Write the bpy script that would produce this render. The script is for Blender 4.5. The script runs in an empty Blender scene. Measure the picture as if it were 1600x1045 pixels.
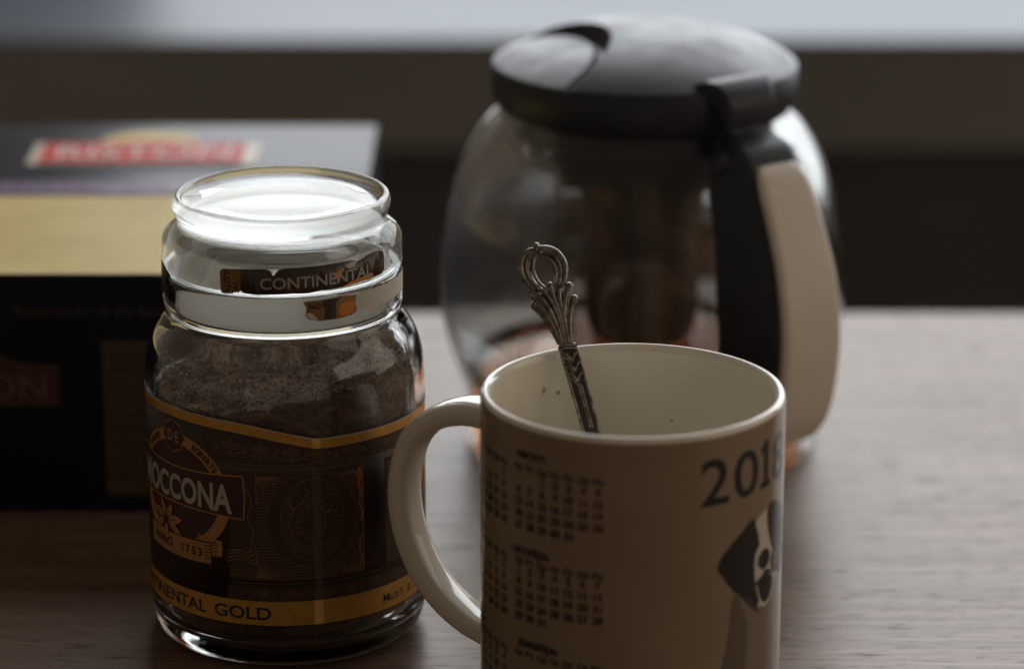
import bpy, bmesh, math, random
from mathutils import Vector, Matrix
random.seed(7)
R = math.radians
sc = bpy.context.scene
C = sc.collection

# ------------------------------------------------------------------ camera, world, lamp, exposure
CAM_H, PITCH = 0.3785, R(17.6)
cd = bpy.data.cameras.new("camera")
cam = bpy.data.objects.new("camera", cd)
C.objects.link(cam)
cam.location = (0, 0, CAM_H)
cam.rotation_euler = (R(90) - PITCH, 0, 0)
cd.sensor_width = 36
cd.lens = 117
cd.clip_start = 0.02
cd.clip_end = 50
cd.dof.use_dof = True
cd.dof.focus_distance = 0.935
cd.dof.aperture_fstop = 6.1
sc.camera = cam

world = bpy.data.worlds.new("World")
sc.world = world
world.use_nodes = True
bg = world.node_tree.nodes["Background"]
bg.inputs[0].default_value = (1.0, 0.80, 0.60, 1)
bg.inputs[1].default_value = 0.125

ld = bpy.data.lights.new("window_light", 'AREA')
ld.shape = 'RECTANGLE'
ld.size, ld.size_y = 1.50, 0.44
ld.energy = 6.9
ld.color = (0.92, 0.96, 1.0)
lo = bpy.data.objects.new("window_light", ld)
C.objects.link(lo)
lo.location = (0.53, 2.02, 0.245)
lo.rotation_euler = (R(-90), 0, 0)            # faces the table (-Y)
ld3 = bpy.data.lights.new("upper_window_light", 'AREA')     # upper part of the same window, added to brighten lid and mug inside
ld3.shape = 'RECTANGLE'
ld3.size, ld3.size_y = 1.50, 0.85
ld3.energy = 19
ld3.color = (0.92, 0.96, 1.0)
lo3 = bpy.data.objects.new("upper_window_light", ld3)
C.objects.link(lo3)
lo3.location = (0.53, 2.02, 0.90)
lo3.rotation_euler = (R(-90), 0, 0)
# soft fill lamp added on the right, standing for light off the room
ld2 = bpy.data.lights.new("side_fill_light", 'AREA')
ld2.shape = 'RECTANGLE'
ld2.size, ld2.size_y = 2.8, 1.7
ld2.energy = 10.5
ld2.color = (1.0, 0.86, 0.72)
lo2 = bpy.data.objects.new("side_fill_light", ld2)
C.objects.link(lo2)
lo2.location = (2.2, 0.35, 1.0)
lo2.rotation_euler = (R(90), 0, R(90))

sc.view_settings.view_transform = 'Standard'
sc.view_settings.look = 'None'
sc.view_settings.exposure = 0
sc.view_settings.gamma = 1
sc.render.engine = 'CYCLES'
sc.cycles.use_denoising = True
sc.cycles.max_bounces = 16
sc.cycles.transmission_bounces = 14
sc.cycles.transparent_max_bounces = 16
sc.cycles.sample_clamp_indirect = 6.0
sc.cycles.blur_glossy = 0.3

# ------------------------------------------------------------------ materials
def mat(name, col=(.5, .5, .5), rough=.5, metal=0.0, spec=.5, coat=0.0, **kw):
    m = bpy.data.materials.new(name)
    m.use_nodes = True
    b = m.node_tree.nodes["Principled BSDF"]
    b.inputs["Base Color"].default_value = (*col, 1)
    b.inputs["Roughness"].default_value = rough
    b.inputs["Metallic"].default_value = metal
    b.inputs["Specular IOR Level"].default_value = spec
    b.inputs["Coat Weight"].default_value = coat
    b.inputs["Coat Roughness"].default_value = kw.get("coat_rough", .08)
    b.inputs["Transmission Weight"].default_value = kw.get("trans", 0)
    b.inputs["IOR"].default_value = kw.get("ior", 1.5)
    return m

class NT:
    """small node helper"""
    def __init__(s, m):
        s.t = m.node_tree
        s.b = s.t.nodes.get("Principled BSDF")
    def n(s, typ, **kw):
        nd = s.t.nodes.new(typ)
        for k, v in kw.items():
            if k.startswith("i_"):
                nd.inputs[k[2:].replace("_", " ")].default_value = v
            else:
                setattr(nd, k, v)
        return nd
    def l(s, a, b):
        s.t.links.new(a, b)
    def coords(s, scale=(1, 1, 1), rot=(0, 0, 0)):
        tc = s.n("ShaderNodeTexCoord")
        mp = s.n("ShaderNodeMapping")
        mp.inputs["Scale"].default_value = scale
        mp.inputs["Rotation"].default_value = rot
        s.l(tc.outputs["Object"], mp.inputs["Vector"])
        return mp.outputs["Vector"]
    def noise(s, vec, scale, detail=4, rough=.55, dist=0):
        nz = s.n("ShaderNodeTexNoise")
        nz.inputs["Scale"].default_value = scale
        nz.inputs["Detail"].default_value = detail
        nz.inputs["Roughness"].default_value = rough
        nz.inputs["Distortion"].default_value = dist
        s.l(vec, nz.inputs["Vector"])
        return nz.outputs["Fac"]
    def ramp(s, fac, stops):
        r = s.n("ShaderNodeValToRGB")
        e = r.color_ramp.elements
        while len(e) < len(stops):
            e.new(.5)
        for el, (p, c) in zip(e, stops):
            el.position = p
            el.color = (*c, 1) if len(c) == 3 else c
        s.l(fac, r.inputs["Fac"])
        return r.outputs["Color"]
    def mix(s, fac, a, b, mode='MIX'):
        m = s.n("ShaderNodeMix", data_type='RGBA', blend_type=mode)
        for sock, v in ((m.inputs[0], fac), (m.inputs[6], a), (m.inputs[7], b)):
            if hasattr(v, "is_linked") or hasattr(v, "links"):
                s.l(v, sock)
            else:
                sock.default_value = v if not isinstance(v, tuple) else (*v[:3], 1)
        return m.outputs[2]
    def bump(s, h, strength=.2, dist=.001):
        bp = s.n("ShaderNodeBump")
        bp.inputs["Strength"].default_value = strength
        bp.inputs["Distance"].default_value = dist
        s.l(h, bp.inputs["Height"])
        s.l(bp.outputs["Normal"], s.b.inputs["Normal"])
        return bp

G3 = lambda v: (v, v, v)

# wood laminate, grain along X
M_wood = mat("wood_laminate", rough=.5, spec=.32)
k = NT(M_wood)
v1 = k.coords((2.6, 52, 1))
big = k.noise(v1, 3.2, 6, .6, .6)
v2 = k.coords((38, 430, 1))
pore = k.noise(v2, 2.2, 3, .6)
v3 = k.coords((5, 150, 1))
mid = k.noise(v3, 2.0, 4, .6, .3)
c1 = k.ramp(big, [(.30, (.145, .087, .057)), (.52, (.195, .124, .084)), (.72, (.25, .163, .113))])
c2 = k.mix(k.ramp(mid, [(.35, G3(.75)), (.65, G3(1.05))]), (0, 0, 0), c1)
m_ = k.n("ShaderNodeMix", data_type='RGBA', blend_type='MULTIPLY')
m_.inputs[0].default_value = 1
k.l(c1, m_.inputs[6])
k.l(k.ramp(mid, [(.33, G3(.80)), (.66, G3(1.0))]), m_.inputs[7])
m2_ = k.n("ShaderNodeMix", data_type='RGBA', blend_type='MULTIPLY')
m2_.inputs[0].default_value = 1
k.l(m_.outputs[2], m2_.inputs[6])
k.l(k.ramp(pore, [(.33, G3(.45)), (.41, G3(1.0))]), m2_.inputs[7])
k.l(m2_.outputs[2], k.b.inputs["Base Color"])
k.l(k.ramp(mid, [(.3, G3(.42)), (.7, G3(.32))]), k.b.inputs["Roughness"])
k.l(k.ramp(pore, [(.34, G3(.03)), (.45, G3(.32))]), k.b.inputs["Specular IOR Level"])
k.b.inputs["Specular Tint"].default_value = (1.0, .83, .71, 1)
k.bump(pore, .3, .0006)

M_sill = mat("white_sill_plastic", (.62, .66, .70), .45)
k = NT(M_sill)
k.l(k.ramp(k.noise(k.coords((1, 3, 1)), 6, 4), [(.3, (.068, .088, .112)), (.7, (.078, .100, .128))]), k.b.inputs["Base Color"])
M_wall = mat("brown_wall_paint", (.20, .165, .14), .8, spec=.2)
k = NT(M_wall)
wn = k.noise(k.coords((1, 1, 1)), 9, 6)
k.l(k.ramp(wn, [(.3, (.165, .158, .155)), (.7, (.20, .19, .185))]), k.b.inputs["Base Color"])
k.bump(wn, .2, .002)
M_gap_shade = mat("painted_gap_shade", (.020, .020, .021), .9, spec=.1)  # shade of the gap under the wall, put into a dark colour
k = NT(M_gap_shade)
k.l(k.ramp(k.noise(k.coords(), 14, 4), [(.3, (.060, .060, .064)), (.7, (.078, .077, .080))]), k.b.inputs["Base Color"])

def glass(name, col=(1, 1, 1), rough=0.0, ior=1.5, smudge=0.0):
    m = mat(name, col, rough, trans=1.0, ior=ior)
    if smudge:
        k = NT(m)
        n = k.noise(k.coords((1, 1, .6)), 120, 5, .65, .8)
        k.l(k.ramp(n, [(.52, G3(rough)), (.75, G3(smudge))]), k.b.inputs["Roughness"])
        k.bump(k.noise(k.coords((1, 1, 1)), 45, 2), .06, .0006)
    return m
M_glass = glass("clear_jar_glass", (.965, .985, .975), 0.0, 1.5, .025)
def thin_mix(m, fac):
    """part of the light passes straight through, as through a thin pane"""
    k = NT(m)
    t_ = k.n("ShaderNodeBsdfTransparent")
    t_.inputs["Color"].default_value = (.95, .965, .955, 1)
    x_ = k.n("ShaderNodeMixShader")
    x_.inputs[0].default_value = fac
    k.l(k.b.outputs[0], x_.inputs[1]); k.l(t_.outputs[0], x_.inputs[2])
    k.l(x_.outputs[0], k.t.nodes["Material Output"].inputs["Surface"])
M_lidglass = glass("clear_lid_glass", (.97, .985, .98), 0.045, 1.36)
M_pot = glass("carafe_glass", (.97, .975, .965), 0.0, 1.45)
thin_mix(M_lidglass, .36)
M_lidfrost = glass("frosted_lid_underside", (.93, .94, .93), .5, 1.36)
thin_mix(M_lidfrost, .25)
thin_mix(M_pot, .38)
M_tea = glass("amber_tea", (.60, .22, .06), 0.02, 1.33)

M_gasket = mat("milky_plastic_gasket", (.86, .84, .79), .45)
k = NT(M_gasket)
tr_ = k.n("ShaderNodeBsdfTranslucent")
tr_.inputs["Color"].default_value = (.92, .90, .85, 1)
mx_ = k.n("ShaderNodeMixShader")
mx_.inputs[0].default_value = .55
k.l(k.b.outputs[0], mx_.inputs[1]); k.l(tr_.outputs[0], mx_.inputs[2])
k.l(mx_.outputs[0], k.t.nodes["Material Output"].inputs["Surface"])
M_coffee = mat("freeze_dried_coffee", (.08, .045, .028), .75, spec=.15)
k = NT(M_coffee)
ca = k.noise(k.coords((1, 1, 1.7), (.25, .1, 0)), 420, 6, .72, .4)
cb = k.noise(k.coords((1, 1, 2.2)), 75, 5, .62, .5)
cm = k.n("ShaderNodeMath", operation='MULTIPLY')
k.l(ca, cm.inputs[0]); k.l(cb, cm.inputs[1])
k.l(k.ramp(cm.outputs[0], [(.10, (.030, .015, .009)), (.22, (.10, .054, .032)), (.34, (.22, .132, .085)), (.46, (.42, .29, .205))]), k.b.inputs["Base Color"])
k.bump(ca, .7, .002)

M_label = mat("dark_brown_label_paper", (.030, .018, .014), .38, spec=.45)
k = NT(M_label)
k.l(k.ramp(k.noise(k.coords(), 60, 4), [(.3, (.026, .015, .012)), (.7, (.036, .021, .016))]), k.b.inputs["Base Color"])
M_label_brown = mat("label_brown_panel", (.060, .030, .020), .4)
M_maroon = mat("label_maroon", (.060, .022, .020), .38)
M_black_print = mat("black_print", (.012, .011, .011), .45)
M_gold = mat("gold_foil_print", (.60, .30, .065), .36, .55)
k = NT(M_gold)
gn = k.noise(k.coords(), 300, 3)
k.l(k.ramp(gn, [(.3, (.60, .315, .065)), (.7, (.72, .41, .11))]), k.b.inputs["Base Color"])
M_gold_dull = mat("dull_gold_print", (.46, .23, .075), .45, .25)
M_orn = mat("ornament_line_print", (.22, .12, .058), .45, .15)
M_orn2 = mat("ornament_faint_print", (.17, .098, .060), .5, .1)
M_silverprint = mat("silver_letter_print", (.47, .44, .36), .4, .2)
M_pinkprint = mat("pale_pink_print", (.50, .30, .25), .45)
M_paperedge = mat("label_paper_edge", (.7, .66, .6), .7)
M_seal = mat("seal_brown_foil", (.050, .026, .019), .30, spec=.6)
k = NT(M_seal)
k.l(k.ramp(k.noise(k.coords(), 90, 3), [(.35, (.035, .019, .015)), (.6, (.06, .032, .022)), (.8, (.16, .07, .03))]), k.b.inputs["Base Color"])
M_seal_gold = mat("seal_gold_foil", (.30, .17, .06), .3, .5)
M_seal_orange = mat("seal_orange_foil", (.62, .22, .035), .3, .4)
M_seal_white = mat("seal_torn_paper", (.55, .50, .43), .8)

M_cer = mat("white_glazed_ceramic", (.70, .665, .60), .10, spec=.5, coat=.3)
k = NT(M_cer)
cn = k.noise(k.coords(), 30, 3)
k.l(k.ramp(cn, [(.3, (.80, .745, .625)), (.7, (.83, .775, .655))]), k.b.inputs["Base Color"])
M_wrap = mat("mug_tan_print_ground", (.40, .31, .225), .08, spec=.35)
k = NT(M_wrap)
k.l(k.ramp(k.noise(k.coords(), 40, 5), [(.3, (.275, .20, .135)), (.7, (.32, .238, .165))]), k.b.inputs["Base Color"])
M_stain = mat("dried_coffee_stain", (.46, .37, .22), .4)
M_print = mat("mug_black_print", (.028, .027, .028), .10, spec=.3)
M_print_red = mat("mug_red_print", (.075, .033, .028), .22)
M_fur_black = mat("dog_print_black", (.026, .026, .028), .10, spec=.3)
M_fur_white = mat("dog_print_white", (.62, .56, .47), .22)
M_fur_grey = mat("dog_print_grey", (.225, .172, .123), .22)
M_fur_dim = mat("dog_print_dim", (.150, .118, .090), .12, spec=.3)
M_fur_tan = mat("dog_print_tan", (.12, .07, .05), .22)

M_silver = mat("tarnished_silver", (.40, .365, .32), .27, 1.0)
k = NT(M_silver)
sn = k.noise(k.coords(), 500, 4)
k.l(k.ramp(sn, [(.35, (.13, .115, .10)), (.65, (.32, .29, .255))]), k.b.inputs["Base Color"])
k.l(k.ramp(sn, [(.3, G3(.38)), (.7, G3(.22))]), k.b.inputs["Roughness"])
M_silver_dark = mat("oxidised_silver", (.07, .062, .055), .42, .9)

M_blackplastic = mat("black_matte_plastic", (.022, .022, .024), .48, spec=.5)
k = NT(M_blackplastic)
bn = k.noise(k.coords(), 55, 6, .6)
k.l(k.ramp(bn, [(.35, G3(.36)), (.65, G3(.52))]), k.b.inputs["Roughness"])
k.l(k.ramp(bn, [(.3, (.013, .017, .025)), (.7, (.024, .029, .040))]), k.b.inputs["Base Color"])
k.bump(k.noise(k.coords(), 900, 2), .08, .0003)
M_cream = mat("cream_plastic", (.66, .58, .51), .38)
k = NT(M_cream)
k.l(k.ramp(k.noise(k.coords(), 25, 3), [(.3, (.74, .68, .585)), (.7, (.79, .73, .635))]), k.b.inputs["Base Color"])
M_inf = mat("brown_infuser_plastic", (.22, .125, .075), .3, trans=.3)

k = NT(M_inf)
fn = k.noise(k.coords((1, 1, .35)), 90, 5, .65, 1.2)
k.l(k.ramp(fn, [(.36, (.035, .022, .016)), (.50, (.15, .085, .05)), (.62, (.42, .24, .13))]), k.b.inputs["Base Color"])  # lighter streaks paint warm carafe reflections into the infuser colour
M_navy = mat("navy_carton", (.014, .021, .050), .36, spec=.07)
k = NT(M_navy)
k.l(k.ramp(k.noise(k.coords(), 40, 3), [(.3, (.011, .013, .022)), (.7, (.015, .018, .030))]), k.b.inputs["Base Color"])
M_boxgold = mat("box_gold_print", (.56, .41, .16), .5, spec=.18)
k = NT(M_boxgold)
k.l(k.ramp(k.noise(k.coords((1, 1, 1)), 32, 5), [(.3, (.60, .45, .15)), (.55, (.70, .54, .20)), (.75, (.74, .58, .24))]), k.b.inputs["Base Color"])
M_boxgold_shade = mat("box_shaded_gold_print", (.070, .052, .025), .5)
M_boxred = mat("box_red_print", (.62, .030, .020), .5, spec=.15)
M_boxred_shade = mat("box_shaded_red_print", (.085, .022, .022), .45)
M_boxcream = mat("box_cream_print", (.60, .53, .42), .45)
M_boxpurple = mat("box_purple_print", (.075, .045, .14), .4)
M_boxpink = mat("box_pink_print", (.26, .12, .19), .4)
M_boxletter = mat("box_white_letter_print", (.85, .74, .70), .5, spec=.15)
M_boxletter_shade = mat("box_shaded_letter_print", (.13, .075, .07), .5)

# ------------------------------------------------------------------ mesh helpers
def link(name, bm, m, parent=None, smooth=True, sharp=None, mats=None):
    me = bpy.data.meshes.new(name)
    bmesh.ops.recalc_face_normals(bm, faces=bm.faces) if getattr(bm, "_recalc", False) else None
    bm.to_mesh(me)
    bm.free()
    for mm in (mats or [m]):
        me.materials.append(mm)
    if smooth:
        me.shade_smooth()
        if sharp:
            me.set_sharp_from_angle(angle=R(sharp))
    o = bpy.data.objects.new(name, me)
    C.objects.link(o)
    if parent:
        o.parent = parent
    return o

def thing(name, label, cat, loc=(0, 0, 0), rz=0):
    o = bpy.data.objects.new(name, None)
    C.objects.link(o)
    o.location = loc
    o.rotation_euler = (0, 0, rz)
    o.empty_display_size = .01
    o["label"] = label
    o["category"] = cat
    return o

def catmull(pts, n=8, closed=False):
    out = []
    N = len(pts)
    segs = N if closed else N - 1
    P = [Vector(p) for p in pts]
    for i in range(segs):
        g = (lambda j: P[j % N]) if closed else (lambda j: P[min(max(j, 0), N - 1)])
        p0, p1, p2, p3 = g(i - 1), g(i), g(i + 1), g(i + 2)
        for j in range(n):
            t = j / n
            out.append(.5 * ((2 * p1) + (p2 - p0) * t + (2 * p0 - 5 * p1 + 4 * p2 - p3) * t * t + (3 * p1 - p0 - 3 * p2 + p3) * t ** 3))
    if not closed:
        out.append(P[-1])
    return out

def lathe(profile, n=128, closed=False):
    """profile of (r,z); r==0 becomes a pole. closed joins last to first."""
    bm = bmesh.new()
    rings = []
    for r, z in profile:
        if r < 1e-7:
            rings.append([bm.verts.new((0, 0, z))])
        else:
            rings.append([bm.verts.new((r * math.cos(2 * math.pi * i / n), r * math.sin(2 * math.pi * i / n), z)) for i in range(n)])
    pairs = list(zip(rings, rings[1:]))
    if closed:
        pairs.append((rings[-1], rings[0]))
    for a, b in pairs:
        for i in range(n):
            j = (i + 1) % n
            if len(a) == 1 and len(b) == 1:
                continue
            if len(a) == 1:
                bm.faces.new((a[0], b[j], b[i]))
            elif len(b) == 1:
                bm.faces.new((a[i], a[j], b[0]))
            else:
                bm.faces.new((a[i], a[j], b[j], b[i]))
    bmesh.ops.recalc_face_normals(bm, faces=bm.faces)
    return bm

def tube(bm, pts, rad, seg=8, caps=True, flat=1.0, up=None):
    """swept circle along pts; rad number or list. flat scales the section along `up`."""
    P = [Vector(p) for p in pts]
    rads = rad if isinstance(rad, (list, tuple)) else [rad] * len(P)
    rings = []
    u = None
    for i, p in enumerate(P):
        t = (P[min(i + 1, len(P) - 1)] - P[max(i - 1, 0)]).normalized()
        if up is not None:
            n1 = Vector(up) - t * Vector(up).dot(t)
        else:
            n1 = u - t * u.dot(t) if u is not None else t.orthogonal()
        n1.normalize()
        u = n1
        n2 = t.cross(n1)
        rings.append([bm.verts.new(p + (n1 * math.cos(a) * flat + n2 * math.sin(a)) * rads[i]) for a in [2 * math.pi * q / seg for q in range(seg)]])
    for a, b in zip(rings, rings[1:]):
        for i in range(seg):
            j = (i + 1) % seg
            bm.faces.new((a[i], a[j], b[j], b[i]))
    if caps:
        bm.faces.new(list(reversed(rings[0])))
        bm.faces.new(rings[-1])
    return bm

def sweep_sections(sections, cap=True):
    bm = bmesh.new()
    rings = [[bm.verts.new(p) for p in s] for s in sections]
    n = len(rings[0])
    for a, b in zip(rings, rings[1:]):
        for i in range(n):
            j = (i + 1) % n
            bm.faces.new((a[i], a[j], b[j], b[i]))
    if cap:
        bm.faces.new(list(reversed(rings[0])))
        bm.faces.new(rings[-1])
    bmesh.ops.recalc_face_normals(bm, faces=bm.faces)
    return bm

def box(bm, x0, x1, y0, y1, z0, z1):
    v = [bm.verts.new(p) for p in ((x0, y0, z0), (x1, y0, z0), (x1, y1, z0), (x0, y1, z0), (x0, y0, z1), (x1, y0, z1), (x1, y1, z1), (x0, y1, z1))]
    for f in ((3, 2, 1, 0), (4, 5, 6, 7), (0, 1, 5, 4), (1, 2, 6, 5), (2, 3, 7, 6), (3, 0, 4, 7)):
        bm.faces.new([v[i] for i in f])

def bevel(bm, off, seg=3):
    bmesh.ops.bevel(bm, geom=list(bm.edges), offset=off, segments=seg, affect='EDGES', profile=.5)

# flat 2D print pieces (millimetres), later wrapped on a cylinder or laid on a plane
def text2d(txt, height, bold=0.0, width=None, align='LEFT', shear=0.0):
    """text as a 2D bmesh, cap height in mm (digits and capitals)."""
    cu = bpy.data.curves.new("t", 'FONT')
    cu.body = txt
    cu.size = 1.0
    cu.offset = bold
    cu.shear = shear
    cu.resolution_u = 4
    cu.fill_mode = 'FRONT'
    ob = bpy.data.objects.new("t", cu)
    C.objects.link(ob)
    dg = bpy.context.evaluated_depsgraph_get()
    me = bpy.data.meshes.new_from_object(ob.evaluated_get(dg))
    bpy.data.objects.remove(ob)
    bpy.data.curves.remove(cu)
    bm = bmesh.new()
    bm.from_mesh(me)
    bpy.data.meshes.remove(me)
    s = height / .72
    xs = [v.co.x for v in bm.verts]
    x0, x1 = min(xs), max(xs)
    sx = s if width is None else width / (x1 - x0)
    ox = {'LEFT': x0, 'CENTER': (x0 + x1) / 2, 'RIGHT': x1}[align]
    for v in bm.verts:
        v.co = Vector(((v.co.x - ox) * sx, v.co.y * s, 0))
    return bm

def poly2d(pts):
    bm = bmesh.new()
    f = bm.faces.new([bm.verts.new((x, y, 0)) for x, y in pts])
    if f.normal.z == 0:
        f.normal_update()
    bm.normal_update()
    if f.normal.z < 0:
        f.normal_flip()
    bmesh.ops.triangulate(bm, faces=bm.faces)
    return bm

def line2d(bm, pts, w):
    """ribbon of width w along pts"""
    P = [Vector((p[0], p[1], 0)) for p in pts]
    L = []
    for i, p in enumerate(P):
        t = (P[min(i + 1, len(P) - 1)] - P[max(i - 1, 0)])
        if t.length < 1e-9:
            t = Vector((1, 0, 0))
        t.normalize()
        n = Vector((-t.y, t.x, 0)) * w / 2
        L.append((bm.verts.new(p - n), bm.verts.new(p + n)))
    for a, b in zip(L, L[1:]):
        bm.faces.new((a[0], b[0], b[1], a[1]))

def digit_one(h):
    """a figure one with a flag (the plain one of the font is a bare bar)"""
    w = h / 13
    return poly2d([(x * w, y * w) for x, y in ((1.0, 0), (3.0, 0), (3.0, 13), (1.4, 13), (-1.2, 10.9), (-1.2, 8.9), (1.0, 10.4))])

def join2d(dst, src, dx=0, dy=0, rot=0):
    me = bpy.data.meshes.new("j")
    bmesh.ops.transform(src, matrix=Matrix.Translation((dx, dy, 0)) @ Matrix.Rotation(rot, 4, 'Z'), verts=src.verts)
    src.to_mesh(me)
    src.free()
    dst.from_mesh(me)
    bpy.data.meshes.remove(me)

def wrap(bm, rad, step=1.6):
    """millimetre 2D (arc length, height) -> cylinder of radius rad (mm), facing -Y at arc 0; metres out."""
    xs = [v.co.x for v in bm.verts]
    x = math.floor(min(xs) / step) * step + step
    while x < max(xs):
        bmesh.ops.bisect_plane(bm, geom=list(bm.verts) + list(bm.edges) + list(bm.faces), plane_co=(x, 0, 0), plane_no=(1, 0, 0), dist=1e-5)
        x += step
    for v in bm.verts:
        a = v.co.x / rad
        r = rad + v.co.z
        v.co = Vector((r * math.sin(a), -r * math.cos(a), v.co.y)) * .001
    return bm

def lay(bm, f):
    for v in bm.verts:
        v.co = Vector(f(v.co.x, v.co.y))
    return bm

def arc_text(txt, cx, cy, a, b, ang0, ang1, h, bold):
    """letters on an ellipse, from ang0 to ang1 (degrees, 90 = top)"""
    out = bmesh.new()
    n = len(txt)
    for i, ch in enumerate(txt):
        if ch == " ":
            continue
        t = R(ang0 + (ang1 - ang0) * (i + .5) / n)
        px, py = cx + a * math.cos(t), cy + b * math.sin(t)
        tx, ty = -a * math.sin(t), b * math.cos(t)
        s = 1 if ang1 > ang0 else -1
        rot = math.atan2(ty * s, tx * s)
        g = text2d(ch, h, bold, align='CENTER')
        for v in g.verts:
            v.co.y -= h / 2
        join2d(out, g, px, py, rot)
    return out

# ------------------------------------------------------------------ setting
TY = 1.222
bm = bmesh.new()
box(bm, -.85, .95, .25, TY, -.03, 0)
bmesh.ops.bevel(bm, geom=[e for e in bm.edges if all(v.co.z > -.001 for v in e.verts)], offset=.0015, segments=2, affect='EDGES')
o = link("table_top", bm, M_wood, sharp=40); o["kind"] = "structure"
bm = bmesh.new()
box(bm, -1.2, 1.5, 1.703, 2.20, -.0020, -.0004)
bmesh.ops.bevel(bm, geom=[e for e in bm.edges if all(v.co.y < 1.71 for v in e.verts)], offset=.0006, segments=3, affect='EDGES')
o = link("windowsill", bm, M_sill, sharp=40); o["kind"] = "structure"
bm = bmesh.new()
box(bm, -1.2, 1.5, 1.7050, 1.74, -.060, -.0023)
o = link("wall", bm, M_wall, smooth=False); o["kind"] = "structure"
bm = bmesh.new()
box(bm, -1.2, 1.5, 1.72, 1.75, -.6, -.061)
o = link("shade_gap_panel", bm, M_gap_shade, smooth=False); o["kind"] = "structure"  # dark panel stands in for the shadowed gap behind the table

# ------------------------------------------------------------------ tea carton
BX0, BX1, BY0, BY1, BZ = -.262, -.050, 1.004, 1.200, .0794
carton = thing("tea_box", "dark navy and gold tea carton with red plaque, behind the coffee jar", "box")
bm = bmesh.new()
box(bm, BX0, BX1, BY0, BY1, 0, BZ)
bevel(bm, .0007, 2)
link("carton", bm, M_navy, carton, sharp=50)
def on_top(bm, z=.0003):
    return lay(bm, lambda x, y: (x * .001, y * .001, BZ + z))
def on_front(bm, d=.0003):
    return lay(bm, lambda x, y: (x * .001, BY0 - d, y * .001))
# gold field on the top near the front edge and a purple text band
link("gold_panel", on_top(poly2d([(-261, 1005), (-51, 1005), (-51, 1098), (-261, 1098)])), M_boxgold, carton, smooth=False)
bm = on_top(poly2d([(-261, 1100), (-51, 1100), (-51, 1117), (-261, 1117)]))
pb = link("purple_band", bm, M_boxpurple, carton, smooth=False)
g = text2d("FINEST QUALITY TEA COLLECTION", 9, .01, 190, 'CENTER')
for v in g.verts:
    v.co.x -= 157; v.co.y += 1104
link("lettering", on_top(g, .0006), M_boxpink, pb, smooth=False)
def plaque2d(x0, x1, y0, y1, peak, inset=0):
    cx = (x0 + x1) / 2
    w = (x1 - x0) / 2
    pts = [(x0 + inset, y0 + inset), (x1 - inset, y0 + inset), (x1 - inset, y1 - inset)]
    for i in range(13):
        t = i / 12
        u = .62 - 1.24 * t
        pts.append((cx + u * w, y1 - inset + peak * math.cos(u / .62 * math.pi / 2) ** 1.2))
    pts.append((x0 + inset, y1 - inset))
    return pts
pl = link("brand_plaque", on_top(poly2d(plaque2d(-172, -91, 1140, 1170, 4)), .0005), M_boxcream, carton, smooth=False)
link("plaque_crest", on_top(poly2d([(-131.5 + 18 * math.cos(R(a)), 1172 + 15 * math.sin(R(a))) for a in range(0, 181, 15)]), .0004), M_boxgold, pl, smooth=False)
link("plaque_field", on_top(poly2d(plaque2d(-168.5, -96, 1142, 1168.5, 4)), .0008), M_boxred, pl, smooth=False)
g = text2d("RISTON", 17, .0, 62, 'CENTER')
for v in g.verts:
    v.co.x -= 131.5; v.co.y += 1147
link("lettering", on_top(g, .0011), M_boxletter, pl, smooth=False)
# the same print on the front; its shade is painted into darker inks
fp = link("front_plaque", on_front(poly2d(plaque2d(-202, -144, 36.5, 49.8, 5)), .0003), M_boxred_shade, carton, smooth=False)
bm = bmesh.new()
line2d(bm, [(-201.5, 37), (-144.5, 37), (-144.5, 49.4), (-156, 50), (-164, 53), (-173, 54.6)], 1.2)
link("plaque_border", on_front(bm, .0006), M_boxgold_shade, fp, smooth=False)
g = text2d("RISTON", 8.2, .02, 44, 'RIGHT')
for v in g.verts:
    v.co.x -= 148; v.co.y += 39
link("lettering", on_front(g, .0006), M_boxletter_shade, fp, smooth=False)
gp = link("front_gold_panel", on_front(poly2d([(-130, 6), (-60, 6), (-60, 58), (-130, 58)])), M_boxgold_shade, carton, smooth=False)
bm = bmesh.new()
for i in range(9):
    y = 53 - i * 5
    x = -127
    while x < -66:
        w = random.uniform(4, 9)
        line2d(bm, [(x, y), (x + w, y)], 1.3)
        x += w + 1.8
link("small_print", on_front(bm, .0006), mat("box_faint_print", (.045, .034, .018), .5), gp, smooth=False)
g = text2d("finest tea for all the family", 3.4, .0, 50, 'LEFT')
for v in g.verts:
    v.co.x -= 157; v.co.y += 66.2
link("tagline", on_front(g), M_boxgold_shade, carton, smooth=False)

# ------------------------------------------------------------------ coffee jar
JX, JY = -.0657, .9145
jar = thing("coffee_jar", "glass coffee jar with glass lid and dark brown and gold label", "jar", (JX, JY, 0))
outer = catmull([(.0300, .0022), (.0335, .0004), (.0362, .0006), (.0389, .0032), (.0402, .0085), (.0403, .016)], 6)
outer += catmull([(.0403, .0165), (.0403, .040), (.0403, .068)], 8)
outer += catmull([(.0403, .0685), (.04025, .0770), (.0398, .0835), (.0381, .0895), (.0354, .0938), (.0338, .0958), (.0334, .0972), (.0339, .0984), (.0342, .0995)], 6)
outer += catmull([(.0342, .1000), (.0342, .1055), (.0341, .1080), (.0335, .1091), (.0322, .1093), (.0312, .1088)], 5)
inner = catmull([(.0310, .1080), (.0310, .098), (.0313, .0955), (.0330, .0925), (.0358, .0880), (.0374, .0820), (.0378, .0750), (.0378, .0600)], 6)
inner += catmull([(.0378, .0590), (.0378, .030), (.0378, .014), (.0368, .0085), (.0335, .0062), (.025, .0055), (.010, .0060)], 6)
prof = [(0, .0026), (.018, .0026)] + [(p.x, p.y) for p in [Vector((q[0], q[1], 0)) for q in outer]] + [(q[0], q[1]) for q in inner] + [(0, .0062)]
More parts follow.
